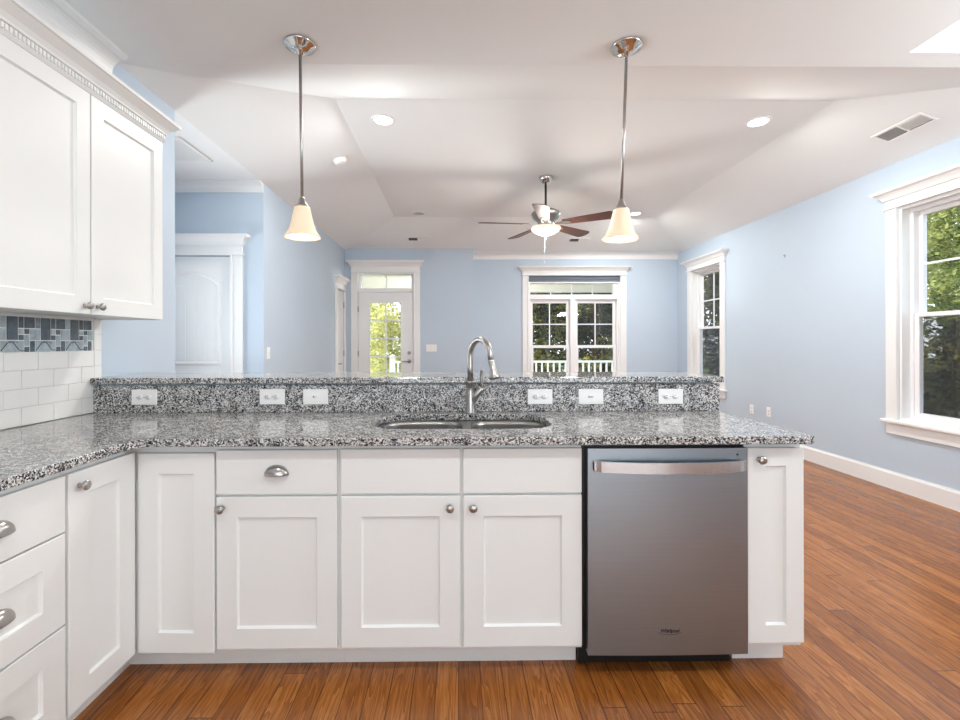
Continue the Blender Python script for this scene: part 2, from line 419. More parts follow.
# ceiling: flat over the kitchen and hall, a hipped tray over the living room
SKY = (2.385, 3.15, 1.30, 2.375)
c = MB()
xi0, xi1, yi0, yi1 = XL + .93, XR - .87, 2.50 + .925, 6.622
yo0, yo1 = 2.50, 7.55
def q(*p): c.quad(p)
x0, x1, y0, y1 = SKY
q((XL, YB, CH), (x0, YB, CH), (x0, yo0, CH), (XL, yo0, CH)); q((x1, YB, CH), (XR, YB, CH), (XR, yo0, CH), (x1, yo0, CH))
q((x0, YB, CH), (x1, YB, CH), (x1, y0, CH), (x0, y0, CH)); q((x0, y1, CH), (x1, y1, CH), (x1, yo0, CH), (x0, yo0, CH))
q((XL, yo0, CH), (XR, yo0, CH), (xi1, yi0, TH), (xi0, yi0, TH)); q((XL, yo1, CH), (XR, yo1, CH), (xi1, yi1, TH), (xi0, yi1, TH))
q((XL, yo0, CH), (xi0, yi0, TH), (xi0, yi1, TH), (XL, yo1, CH)); q((XR, yo0, CH), (xi1, yi0, TH), (xi1, yi1, TH), (XR, yo1, CH))
q((xi0, yi0, TH), (xi1, yi0, TH), (xi1, yi1, TH), (xi0, yi1, TH)); q((XL, yo1, CH), (XR, yo1, CH), (XR, YF + .02, CH), (XL, YF + .02, CH))
q((-3.62, YK - .12, CH), (XL, YK - .12, CH), (XL, YH + .02, CH), (-3.62, YH + .02, CH))
struct(c.build('ceiling', M['ceiling']))

# skylight well
sk = struct(thing('window_4', loc=(x0, y1, CH)))
b = MB()
for a in ((x0 - .03, x0, y0 - .03, y1 + .03), (x1, x1 + .03, y0 - .03, y1 + .03), (x0, x1, y0 - .03, y0), (x0, x1, y1, y1 + .03)):
    b.box(a[0], a[1], a[2], a[3], CH + .001, CH + .62)
b.build('skylight_well', M['trim'], sk)
b = MB(); b.box(x0 - .02, x1 + .02, y0 - .02, y1 + .02, CH + .62, CH + .628); b.build('pane', M['glass'], sk)

# roof slab over the whole house so the sun only comes in where it should
b = MB()
R0 = (-3.7, XR + .35, YB - .2, YF + .2)
for a in ((R0[0], x0 - .03, R0[2], R0[3]), (x1 + .03, R0[1], R0[2], R0[3]), (x0 - .03, x1 + .03, R0[2], y0 - .03), (x0 - .03, x1 + .03, y1 + .03, R0[3])):
    b.box(a[0], a[1], a[2], a[3], 3.21, 3.36)
struct(b.build('roof', M['deck']))

# baseboards
def base_prof(t=.016, h=.15): return [(0, 0), (t, 0), (t, h - .02), (t * .5, h - .006), (t * .5, h), (0, h)]
def baseboard(name, u0, u1, fn, h=.15):
    b = MB(); b.prism(base_prof(h=h), u0, u1, axis='y'); b.map(lambda o, u, v: fn(u, o, v)); struct(b.build(name, M['trim']))
    return b
baseboard('baseboard_right', YB, YF, right_map)
baseboard('baseboard_far', JOG, XR, far_map)
baseboard('baseboard_rear_door', -.61, JOG, door_map)
baseboard('baseboard_left', YH, 6.85, left_map)

# crown moulding
def crown_prof(h=.115, p=.10):
    pts = [(0, -h), (p * .12, -h), (p * .12, -h * .86)]
    for i in range(7):
        t = i / 6; a = t * PI / 2
        pts.append((p * .16 + p * .62 * (1 - math.cos(a)), -h * .80 + h * .60 * math.sin(a)))
    pts += [(p * .86, -h * .16), (p, -h * .10), (p, 0), (0, 0)]
    return pts
def crown(name, u0, u1, fn, z=CH, h=.115, p=.10):
    b = MB(); b.prism([(o, v + z) for o, v in crown_prof(h, p)], u0, u1, axis='y')
    b.map(lambda o, u, v: fn(u, o, v)); return struct(b.build(name, M['trim']))
crown('trim_1', JOG, XR, far_map)
crown('trim_2', YB, 2.44, left_map)
crown('trim_3', -3.5, XL, hall_map, h=.09, p=.085)
# ------------------------------------------------------------------ casings, windows, doors
def header(mb, u0, u1, v0, v1, ex=.075, d=.024):
    """frieze board, bead and flared cap over an opening, in wall coordinates (u, out, v)"""
    hc = (v1 - v0) * .50
    mb.box(u0 - .012, u1 + .012, 0, d + .012, v0, v0 + .016, .003)
    mb.box(u0, u1, 0, d, v0 + .016, v1 - hc, .001)
    lv = [(0.0, .012), (.10, .016), (.3, .024), (.55, .042), (.72, .060), (.74, .068), (.86, .070), (.88, .075), (1.0, .075)]
    for (t0, e0), (t1, e1) in zip(lv, lv[1:]):
        a, bb = e0 / .075 * ex, e1 / .075 * ex
        mb.frustum((u0 - a, u1 + a, 0, d + a, v1 - hc + hc * t0), (u0 - bb, u1 + bb, 0, d + bb, v1 - hc + hc * t1))

def sash(root, fn, u0, u1, v0, v1, o0, nu, nv, stile=.045, bot=.05, top=.04, screen=False):
    """one sash: frame, pane and muntins; o0 the inner face (negative = outwards)"""
    b = MB(); t = .035
    b.box(u0, u0 + stile, o0 - t, o0, v0, v1, .003); b.box(u1 - stile, u1, o0 - t, o0, v0, v1, .003)
    b.box(u0 + stile, u1 - stile, o0 - t, o0, v0, v0 + bot, .003); b.box(u0 + stile, u1 - stile, o0 - t, o0, v1 - top, v1, .003)
    s = b.map(fn).build('sash', M['vinyl'], root)
    a0, a1, c0, c1 = u0 + stile, u1 - stile, v0 + bot, v1 - top
    b = MB(); b.box(a0, a1, o0 - .020, o0 - .016, c0, c1); b.map(fn).build('pane', M['glass'], s)
    if nu > 1 or nv > 1:
        b = MB()
        for i in range(1, nu):
            u = a0 + (a1 - a0) * i / nu; b.box(u - .009, u + .009, o0 - .015, o0 - .006, c0, c1)
        for j in range(1, nv):
            v = c0 + (c1 - c0) * j / nv; b.box(a0, a1, o0 - .014, o0 - .007, v - .009, v + .009)
        b.map(fn).build('muntin', M['vinyl'], s)
    if screen:
        b = MB(); b.box(a0 - .02, a1 + .02, o0 - .062, o0 - .060, c0 - .03, c1 + .02); b.map(fn).build('insect_screen', M['screen'], root)
    return s

def casing(root, fn, u0, u1, v0, v1, cw=.105, stool=None, htop=None):
    b = MB()
    vb = v0
    for a, bb, inner in ((u0 - cw, u0, u0 - .022), (u1, u1 + cw, u1)):
        b.box(a if inner < u1 else a + .004, (bb - .004) if inner < u1 else bb, 0, .022, vb, v1, .002); b.box(inner, inner + .022, 0, .030, vb, v1, .003)
    b.map(fn).build('casing', M['trim'], root)
    b = MB(); header(b, u0 - cw, u1 + cw, v1, htop); b.map(fn).build('header', M['trim'], root)
    if stool is not None:
        b = MB(); b.box(u0 - cw - .025, u1 + cw + .025, -.12, .055, v0 - .028, v0, .006); b.map(fn).build('sill', M['trim'], root)
        b = MB(); b.box(u0 - cw, u1 + cw, 0, .02, v0 - .125, v0 - .028, .003); b.map(fn).build('apron', M['trim'], root)

def frame_box(root, fn, u0, u1, v0, v1, depth, t=.022, m='vinyl', name='frame', o1=0.0):
    b = MB()
    b.box(u0, u0 + t, -depth, o1, v0, v1); b.box(u1 - t, u1, -depth, o1, v0, v1); b.box(u0 + t, u1 - t, -depth, o1, v1 - t, v1); b.box(u0 + t, u1 - t, -depth, o1, v0, v0 + t)
    b.map(fn).build(name, M[m], root)

# double hung windows of the right wall
for n, (u0, u1) in ((2, (6.41, 7.23)), (3, (3.00, 3.81))):
    r = struct(thing('window_%d' % n, loc=(XR, (u0 + u1) / 2, .58)))
    v0, v1 = .60, 2.40
    casing(r, right_map, u0, u1, v0, v1, stool=True, htop=2.56)
    frame_box(r, right_map, u0, u1, v0, v1, .165, .022, 'trim', 'jamb')
    frame_box(r, right_map, u0 + .022, u1 - .022, v0 + .0, v1 - .022, .150, .028, 'vinyl', 'frame', -.070)
    a, bb = u0 + .05, u1 - .05
    sash(r, right_map, a, bb, 1.47, v1 - .05, -.115, 2, 2, stile=.035, bot=.035, top=.035)
    sash(r, right_map, a, bb, v0 + .02, 1.505, -.075, 1, 1, stile=.04, bot=.055, top=.035, screen=True)

# far window: a pair of double hung sashes with a transom
r = struct(thing('window_1', loc=(1.98, YF, .58)))
casing(r, far_map, W1[0], W1[1], .58, 2.40, cw=.105, stool=True, htop=2.55)
frame_box(r, far_map, W1[0], W1[1], .58, 2.295, .165, .02, 'trim', 'jamb')
b = MB(); b.box(W1[0] + .002, W1[1] - .002, -.15, -.012, 2.345, 2.399); b.box(W1[0] + .002, W1[1] - .002, -.15, -.028, 2.290, 2.345); b.map(far_map).build('roller_shade', M['rollshade'], r)
b = MB()
o0, o1 = -.12, -.03
b.box(1.22, 2.736, o0, o1, 2.00, 2.085, .004); b.box(1.22, 2.736, o0, o1, 2.272, 2.290)
b.box(1.22, 1.235, o0, o1, 2.085, 2.272); b.box(2.66, 2.736, o0, o1, 2.085, 2.272)
b.box(1.22, 1.235, o0, o1, .60, 2.00); b.box(2.715, 2.736, o0, o1, .60, 2.00); b.box(1.915, 2.005, o0, o1 + .01, .60, 2.00, .004)
b.map(far_map).build('frame', M['vinyl'], r)
b = MB(); b.box(1.235, 2.66, -.075, -.070, 2.085, 2.272); b.map(far_map).build('transom_pane', M['glass'], r)
b = MB()
for u in (1.59, 1.95, 2.305): b.box(u - .008, u + .008, -.068, -.06, 2.085, 2.272)
b.map(far_map).build('transom_muntin', M['vinyl'], r)
for u0, u1 in ((1.235, 1.915), (2.005, 2.715)):
    sash(r, far_map, u0 + .005, u1 - .005, 1.185, 1.995, -.085, 2, 2, stile=.045, bot=.035, top=.055)
    sash(r, far_map, u0 + .005, u1 - .005, .61, 1.215, -.048, 1, 1, stile=.05, bot=.055, top=.042)

# glazed rear door with transom
r = struct(thing('door_1', loc=(-1.18, YD, 0)))
casing(r, door_map, -1.640, -.725, 0, 2.42, cw=.105, htop=2.61)
b = MB()
b.box(-1.640, -1.632, -.2, 0, 0, 2.42); b.box(-.733, -.725, -.2, 0, 0, 2.42); b.box(-1.632, -.733, -.2, -.005, 2.10, 2.165, .003); b.box(-1.632, -.733, -.2, 0, 2.395, 2.42)
b.map(door_map).build('jamb', M['trim'], r)
b = MB(); b.box(-1.632, -.733, -.09, -.086, 2.165, 2.395); b.map(door_map).build('transom_pane', M['glass'], r)
b = MB(); b.box(-1.19, -1.172, -.086, -.06, 2.165, 2.395); b.box(-1.632, -1.60, -.086, -.05, 2.165, 2.395); b.box(-.765, -.733, -.086, -.05, 2.165, 2.395)
b.map(door_map).build('transom_muntin', M['trim'], r)
b = MB(); g0, g1, gz0, gz1 = -1.455, -.917, .43, 1.945
b.box(-1.628, g0, -.05, -.008, .01, 2.095, .002); b.box(g1, -.737, -.05, -.008, .01, 2.095, .002)
b.box(g0, g1, -.05, -.008, .01, gz0, .001); b.box(g0, g1, -.05, -.008, gz1, 2.095, .001)
for a in ((g0, g0 + .02, gz0, gz1), (g1 - .02, g1, gz0, gz1), (g0 + .02, g1 - .02, gz0, gz0 + .02), (g0 + .02, g1 - .02, gz1 - .02, gz1)):
    b.box(a[0], a[1], -.008, .004, a[2], a[3], .003)
d = b.map(door_map).build('door_leaf', M['trim'], r)
b = MB(); b.box(g0, g1, -.032, -.028, gz0, gz1); b.map(door_map).build('pane', M['glass'], d)
b = MB(); b.box(-1.196, -1.172, -.028, -.004, gz0, gz1)
for i in range(1, 5):
    v = gz1 - i * (gz1 - gz0) / 5; b.box(g0, g1, -.027, -.005, v - .010, v + .010)
b.map(door_map).build('muntin', M['trim'], d)
def lever(root, fn, u, v, sgn):
    b = MB(); b.lathe([(0, 0), (.030, 0), (.030, .008), (.012, .014), (.012, .05), (0, .05)], (u, 0, v), (0, 1, 0), 16)
    b.tube([(u, .045, v), (u + sgn * .05, .048, v), (u + sgn * .11, .042, v - .006)], [.009, .008, .006], 10)
    b.map(fn).build('lever_handle', M['nickel'], root)
lever(d, lambda u, o, v: door_map(u, o - .008, v), -.800, .965, -1)
b = MB(); b.lathe([(0, 0), (.028, 0), (.026, .012), (.016, .016), (0, .016)], (-.800, -.008, 1.10), (0, 1, 0), 16); b.box(-.804, -.796, .006, .022, 1.085, 1.115, .002)
b.map(door_map).build('deadbolt', M['nickel'], d)
def hinges(root, fn, u, vs):
    for v in vs:
        b = MB(); b.lathe([(0, -.045), (.008, -.045), (.008, .045), (0, .045)], (u, .005, v), (0, 0, 1), 8); b.box(u - .012, u + .012, -.005, .004, v - .045, v + .045)
        b.map(fn).build('hinge', M['nickel'], root)
hinges(r, door_map, -1.634, (.3, 1.09, 1.82))

# side door at the far end of the left wall
r = struct(thing('door_2', loc=(XL, 7.18, 0)))
casing(r, left_map, 6.95, 7.40, 0, 2.10, cw=.075, htop=2.29)
b = MB(); b.box(6.955, 7.395, -.045, -.006, .008, 2.092, .002)
for v0, v1 in ((.22, .95), (1.12, 1.95)):
    for a in ((7.03, 7.045, v0, v1), (7.305, 7.32, v0, v1), (7.045, 7.305, v0, v0 + .015), (7.045, 7.305, v1 - .015, v1)): b.box(a[0], a[1], -.006, .003, a[2], a[3], .002)
d = b.map(left_map).build('door_leaf', M['trim'], r)
lever(d, left_map, 7.02, .945, 1)
hinges(r, left_map, 7.395, (.25, 1.10, 1.88))

# hall door with an arched plank panel
r = struct(thing('door_3', loc=(-2.54, YH, 0)))
casing(r, hall_map, -2.93, -2.155, 0, 2.10, cw=.11, htop=2.287)
b = MB(); b.box(-2.925, -2.160, -.05, -.012, .008, 2.092, .002)
d = b.map(hall_map).build('door_leaf', M['trim'], r)
def arch_ring(u0, u1, v0, v1, rise, wd, o0, o1):
    def outl(k):
        a, bb, c0, c1 = u0 + k, u1 - k, v0 + k, v1 - k
        pts = [(a, c0), (bb, c0)]
        for i in range(13):
            t = i / 12; pts.append((bb + (a - bb) * t, c1 - rise + rise * math.sin(PI * t) ** .8))
        return pts
    A, B, C = outl(0), outl(wd * .5), outl(wd); mb = MB(); n = len(A)
    va = [mb.bm.verts.new((u, o0, v)) for u, v in A]; vb = [mb.bm.verts.new((u, o1, v)) for u, v in B]; vc = [mb.bm.verts.new((u, o0 - .004, v)) for u, v in C]
    for P, Q in ((va, vb), (vb, vc)):
        for i in range(n): mb.bm.faces.new((P[i], P[(i + 1) % n], Q[(i + 1) % n], Q[i]))
    mb.bm.faces.new(vc); return mb
b = arch_ring(-2.835, -2.255, 1.05, 1.955, .10, .045, -.012, -.001); b.map(hall_map).build('arched_panel', M['trim'], d)
b = arch_ring(-2.835, -2.255, .20, .90, .0, .045, -.012, -.001); b.map(hall_map).build('lower_panel', M['trim'], d)
b = MB()
for i in range(5):
    u = -2.775 + i * .0925
    b.box(u, u + .086, -.016, -.010, 1.10, 1.815, .003); b.box(u, u + .086, -.016, -.010, .25, .85, .003)
b.map(hall_map).build('plank_panel', M['trim'], d)

# bar half wall
b = MB(); b.box(XL + .001, 1.320, 2.332, 2.470, 0, 1.058); struct(b.build('wall_bar', M['wall']))

# ------------------------------------------------------------------ kitchen cabinets
def shaker(mb, x0, x1, z0, z1, yf=-.02, stile=.076, rail=None):
    """framed door front: eased outer edge, chamfered recess, flat panel, one closed mesh"""
    rail = rail or stile; bm = mb.bm
    def ring(ix, iz, y): return [bm.verts.new(p) for p in ((x0 + ix, y, z0 + iz), (x1 - ix, y, z0 + iz), (x1 - ix, y, z1 - iz), (x0 + ix, y, z1 - iz))]
    e = .0018
    R_ = [ring(0, 0, 0), ring(0, 0, yf + e), ring(e, e, yf), ring(stile, rail, yf), ring(stile + .0015, rail + .0015, yf + .004), ring(stile + .006, rail + .006, yf + .0095)]
    bm.faces.new(R_[0])
    for A, B in zip(R_, R_[1:]):
        for k in range(4): bm.faces.new((A[k], A[(k + 1) % 4], B[(k + 1) % 4], B[k]))
    bm.faces.new(R_[-1])
def knob_prof(): return [(0, 0), (.0085, 0), (.007, .003), (.0055, .008), (.0055, .014), (.008, .017), (.0150, .019), (.0160, .023), (.0145, .027), (.008, .0295), (0, .030)]
def add_knob(parent, x, z, y=-.02):
    b = MB(); b.lathe(knob_prof(), (x, y, z), (0, -1, 0), 20); return b.build('knob', M['nickel'], parent, local=True)
def add_cup(parent, x, z, y=-.02):
    b = MB(); a, h, cdep = .046, .034, .026; nu, nvv = 20, 8; z0 = z - .014
    rows = []
    for j in range(nvv + 1):
        th = j / nvv * PI / 2; t = math.cos(th)
        rows.append([b.bm.verts.new((x + a * t * math.cos(PI * i / nu), y - .001 - cdep * math.sin(th), z0 + (h * t + .004) * math.sin(PI * i / nu) + .0)) for i in range(nu + 1)])
    for A, B in zip(rows, rows[1:]):
        for i in range(nu):
            f = b.bm.faces.new((A[i], A[i + 1], B[i + 1], B[i])); f.smooth = True
    bmesh.ops.remove_doubles(b.bm, verts=b.bm.verts[:], dist=1e-6)
    b.box(x - .046, x + .046, y - .002, y, z0 - .002, z0 + .006, .001)
    o = b.build('cup_pull', M['nickel'], parent, local=True)
    md = o.modifiers.new('thick', 'SOLIDIFY'); md.thickness = .002
    return o
def base_body(root, w, depth=.56, toe=.075, toe_x=(0, 0)):
    b = MB(); b.box(0, w, 0, depth, .10, .882, .001); b.build('cabinet_body', M['cab'], root, local=True)
    b = MB(); b.box(toe_x[0], w - toe_x[1], toe, depth, 0, .10); b.build('toe_kick', M['cab'], root, local=True)
FY = 1.731                       # face frame plane; doors stand 20 mm in front of it
TOP, BOT = .860, .118

# corner cabinet with two doors at a right angle
r = thing('corner_cabinet', 'white L-shaped inside-corner base cabinet with two narrow panelled doors', 'cabinet', (XL + .001, FY, 0))
b = MB(); FXL = -1.217
b.prism([(XL + .001, 1.4085), (FXL, 1.4085), (FXL, FY), (-.9095, FY), (-.9095, 2.328), (XL + .001, 2.328)], .10, .882)
b.build('cabinet_body', M['cab'], r)
b = MB(); b.prism([(XL + .001, 1.4085), (FXL - .075, 1.4085), (FXL - .075, FY + .075), (-.9095, FY + .075), (-.9095, 2.328), (XL + .001, 2.328)], 0, .10)
b.build('toe_kick', M['cab'], r)
b = MB(); shaker(b, 0, .285, BOT - .012, .852); 
ang = math.radians(-1.2); ca, sa = math.cos(ang), math.sin(ang)
b.map(lambda x, y, z: (-1.195 + x * ca - y * sa, FY - .003 + x * sa + y * ca + .004, z)).build('door', M['cab'], r)
b = MB(); shaker(b, 0, .287, BOT - .006, TOP); b.map(lambda x, y, z: (FXL - y, 1.413 + x, z))
d = b.build('door', M['cab'], r)
b = MB(); b.lathe(knob_prof(), (FXL + .02, 1.452, .815), (1, 0, 0), 20); b.build('knob', M['nickel'], d)

# drawer base on the left run
r = thing('drawer_cabinet', 'white three-drawer base cabinet cut off by the left edge of the photo', 'cabinet', (FXL, .975, 0), PI / 2)
base_body(r, .4325, .61)
for z0, z1, flat in ((.690, TOP, True), (.408, .684, False), (BOT, .402, False)):
    b = MB()
    if flat: b.box(.006, .4265, -.02, 0, z0, z1, .0015)
    else: shaker(b, .006, .4265, z0, z1)
    d = b.build('drawer', M['cab'], r, local=True)
    add_cup(d, .216, {True: .778, False: (z0 + z1) / 2}[flat])

# drawer over door
r = thing('drawer_cabinet', 'white base cabinet with a cup-pull drawer above one knobbed door', 'cabinet', (-.9085, FY, 0))
base_body(r, .459, .595)
b = MB(); b.box(.004, .454, -.02, 0, .697, TOP + .002, .0015); d = b.build('drawer', M['cab'], r, local=True); add_cup(d, .229, .784)
b = MB(); shaker(b, .004, .454, BOT, .687); d = b.build('door', M['cab'], r, local=True); add_knob(d, .027, .647)

# sink base
r = thing('sink_cabinet', 'wide white base cabinet under the sink with two false fronts and two doors', 'cabinet', (-.4485, FY, 0))
b = MB(); b.box(0, .918, 0, .05, .10, .882, .001); b.box(0, .018, .05, .595, .10, .882); b.box(.90, .918, .05, .595, .10, .882); b.box(.018, .90, .05, .595, .10, .118); b.box(.018, .90, .577, .595, .118, .882)
b.build('cabinet_body', M['cab'], r, local=True)
b = MB(); b.box(0, .915, .075, .595, 0, .10); b.build('toe_kick', M['cab'], r, local=True)
for x0, x1, kx in ((.009, .456, .418), (.468, .915, .505)):
    b = MB(); b.box(x0, x1, -.02, 0, .697, TOP + .004, .0015); b.build('false_front', M['cab'], r, local=True)
    b = MB(); shaker(b, x0, x1, BOT, .687); d = b.build('door', M['cab'], r, local=True); add_knob(d, kx, .646)

# end cabinet
r = thing('end_cabinet', 'narrow white base cabinet at the right end beside the dishwasher', 'cabinet', (1.0935, FY, 0))
base_body(r, .2195, .595, toe_x=(0, .015))
b = MB(); shaker(b, .003, .218, BOT + .004, TOP + .002, stile=.068); d = b.build('door', M['cab'], r, local=True); add_knob(d, .046, .820)

# dishwasher
r = thing('dishwasher', 'stainless steel built-in dishwasher with bowed bar handle', 'dishwasher', (.4715, FY, 0))
b = MB(); b.box(.0, .618, .0, .56, .095, .880); b.build('tub_surround', M['black'], r, local=True)
b = MB(); b.box(-.001, .600, .055, .50, .004, .095); b.build('toe_panel', M['black'], r, local=True)
b = MB()
nx = 16; prof = []
for i in range(nx + 1):
    t = i / nx; prof.append((.014 + .602 * t, -.034 - .004 * math.sin(PI * t)))
b.prism(prof + [(.616, -.002), (.014, -.002)], .092, .866); d = b.build('door', M['steel'], r, local=True)
b = MB()
pts = []
for i in range(25):
    t = i / 24; u = .034 + .567 * t; e = min(t, 1 - t)
    pts.append((u, -.046 - .040 * math.sin(PI * t) ** .6 if 0 < t < 1 else -.046))
th = .010
out = pts; inn = [(u, y + th) for u, y in pts][::-1]
b.prism(out + inn, .783, .822)
b.box(.034, .046, -.05, -.034, .785, .820, .002); b.box(.589, .601, -.05, -.034, .785, .820, .002)
bmesh.ops.bevel(b.bm, geom=[e for e in b.bm.edges if e.is_manifold and e.calc_face_angle(0) > 1.2], offset=.003, segments=2, affect='EDGES')
b.build('handle', M['steel_lt'], d, local=True)
b = MB(); b.lathe([(0, 0), (.0035, 0), (.003, .002), (0, .002)], (.577, -.036, .842), (0, -1, 0), 10); b.build('indicator_light', M['black'], d, local=True)
fc = bpy.data.curves.new('badge', 'FONT'); fc.body = 'Whirlpool'; fc.size = .0185; fc.align_x = 'CENTER'; fc.extrude = .0004; fc.shear = .25; fc.space_character = .92; fc.offset = .0005
to = bpy.data.objects.new('tmp', fc); COL.objects.link(to)
me = bpy.data.meshes.new_from_object(to.evaluated_get(bpy.context.evaluated_depsgraph_get())); bpy.data.objects.remove(to)
me.transform(Matrix.Translation((.318, -.0385, .178)) @ Matrix.Rotation(PI / 2, 4, 'X')); me.name = 'badge'
me.materials.clear(); me.materials.append(M['logo'])
o = bpy.data.objects.new('badge', me); COL.objects.link(o); o.parent = d
b = MB(); ring = [(.318 + .046 * math.cos(a) , -.0384, .1825 + .013 * math.sin(a)) for a in [math.radians(200 + i * 12) for i in range(13)]]
b.tube(ring, .0006, 6); b.build('badge_swoosh', M['logo'], d, local=True)

# ------------------------------------------------------------------ stone
def arc(cx, cy, rr, a0, a1, n=8): return [(cx + rr * math.cos(math.radians(a0 + (a1 - a0) * i / n)), cy + rr * math.sin(math.radians(a0 + (a1 - a0) * i / n))) for i in range(n + 1)]
HOLE = rrect(-.358, .402, 1.846, 2.222, .125, 10)
rr = .06
outer = [(-1.849, .96), (-1.168, .96)] + arc(-1.168 + rr, 1.670 - rr, rr, 180, 90) + arc(1.326 - .012, 1.670 + .012, .012, 270, 360, 4) + [(1.326, 2.331), (-1.849, 2.331)]
b = MB(); b.merge(plate(outer, [HOLE], .884, .914, .004))
tag(b.build('countertop', M['granite']), 'L-shaped speckled grey granite countertop with the sink cut into it', 'countertop')
b = MB(); b.box(-1.834, 1.337, 2.3085, 2.3315, .9145, 1.0535, .0015)
tag(b.build('granite_backsplash', M['granite']), 'low upright granite splash strip behind the counter carrying the outlets', 'backsplash')
outer = [(-1.8335, 2.289), (1.348, 2.289), (1.348, 2.69), (-1.849, 2.69), (-1.849, 2.368), (-1.8335, 2.368)]
b = MB(); b.merge(plate(outer, [], 1.06, 1.09, .004))
tag(b.build('bar_top', M['granite']), 'long raised granite bar ledge above the outlets', 'bar top')

# ------------------------------------------------------------------ tile backsplash
r = thing('tile_backsplash', 'white subway tile backsplash with a blue-grey glass mosaic band', 'tiles', (XL, 2.36, .914))
b = MB(); b.box(XL + .0005, XL + .008, .96, 2.366, .915, 1.390); b.build('grout_bed', M['grout'], r)
b = MB(); ZM = 1.226
for row in range(4):
    z1 = ZM - row * .0775; z0 = max(z1 - .0763, .9155); y = 2.318 - (.0765 if row % 2 else 0)
    if row % 2: b.box(XL + .004, XL + .0148, y + .0006, 2.318, z0, z1, .0015)
    while y > .97:
        b.box(XL + .004, XL + .0148, max(y - .1524, .962), y - .0006, z0, z1, .0015); y -= .153
for k in range(6):
    z0 = .9155 + k * .0782; b.box(XL + .004, XL + .0150, 2.3188, 2.366, z0, z0 + .0775, .0015)
b.build('subway_tiles', M['tile'], r)
pat = [('d', 0, 4, 2, 2), ('m', 2, 4, 1, 2), ('d', 0, 3, 1, 1), ('l', 0, 1, 1, 2), ('d', 0, 0, 1, 1), ('l', 1, 2, 2, 2), ('d', 1, 0, 1, 2), ('s', 2, 0, 4, 2),
       ('d', 3, 2, 2, 4), ('d', 5, 4, 1, 2), ('l', 5, 3, 1, 1), ('d', 5, 2, 1, 1)]
b = MB(); U = .0255
idx = {'d': 0, 'm': 1, 'l': 2, 's': 2}
Y0 = 2.312 - 9 * 6 * U
for k in range(10):
    for kind, px, py, pw, ph in pat:
        ya = Y0 + (k * 6 + px - 2.0) * U; yb = ya + pw * U - .0042; yb = min(yb, 2.3155)
        if kind == 'm': kind = 'm' if k % 2 else 'l'
        if yb - ya < .004: continue
        za = ZM + .0018 + py * U; b.box(XL + .004, XL + .0100, ya, yb, za, za + ph * U - .0042, .0008, idx[kind])
        if kind == 's':
            w_, h_ = yb - ya, ph * U
            b.tube([(XL + .0104, ya + w_ * t, za + h_ * (.12 + .75 * math.sin(PI * min(1, t * 1.25)) ** 1.3)) for t in [i / 12 for i in range(13)]], .0016, 6, 3)
            b.tube([(XL + .0104, ya + w_ * t, za + h_ * (.85 - 1.4 * (t - .55) ** 2 * 2)) for t in [.35 + i * .05 for i in range(9)]], .0012, 6, 3)
b.build('mosaic_band', [M['glass_dk'], M['glass_md'], M['glass_lt'], M['swirl']], r)

# ------------------------------------------------------------------ upper cabinet
UX = -1.545                                  # carcass face; doors 20 mm proud
r = thing('wall_cabinet', 'white wall cabinet with two panelled doors and dentil crown above the tiles', 'cabinet', (XL, 1.90, 1.385))
b = MB(); b.box(XL + .001, UX, 1.440, 2.372, 1.391, 2.31); b.box(XL + .001, UX, 1.440, 1.458, 1.384, 1.391); b.box(XL + .001, UX, 2.354, 2.372, 1.384, 1.391); b.box(UX - .02, UX, 1.458, 2.354, 1.384, 1.391)
b.build('cabinet_body', M['cab'], r)
for y0, y1, ky in ((1.444, 1.908, 1.878), (1.914, 2.371, 1.944)):
    b = MB(); shaker(b, y0, y1, 1.384, 2.300, stile=.066, rail=.070); b.map(lambda x, y, z: (UX - y, x, z)); d = b.build('door', M['cab'], r)
    b = MB(); b.lathe(knob_prof(), (UX + .02, ky, 1.418), (1, 0, 0), 20); b.build('knob', M['nickel'], d)
b = MB(); z0 = 2.300
lv = [(0, .022), (.012, .030), (.014, .024), (.040, .024), (.042, .034), (.050, .036), (.066, .046), (.084, .066), (.092, .074), (.094, .082), (.106, .084)]
for (h0, e0), (h1, e1) in zip(lv, lv[1:]):
    b.frustum((XL + .001, UX + e0, 1.43, 2.372 + max(0, e0 - .02), z0 + h0), (XL + .001, UX + e1, 1.43, 2.372 + max(0, e1 - .02), z0 + h1))
cr = b.build('crown', M['cab'], r)
b = MB(); y = 1.436
while y < 2.368:
    b.box(UX + .022, UX + .031, y, y + .0095, z0 + .017, z0 + .039, .002); y += .0155
b.build('dentil_strip', M['cab'], cr)

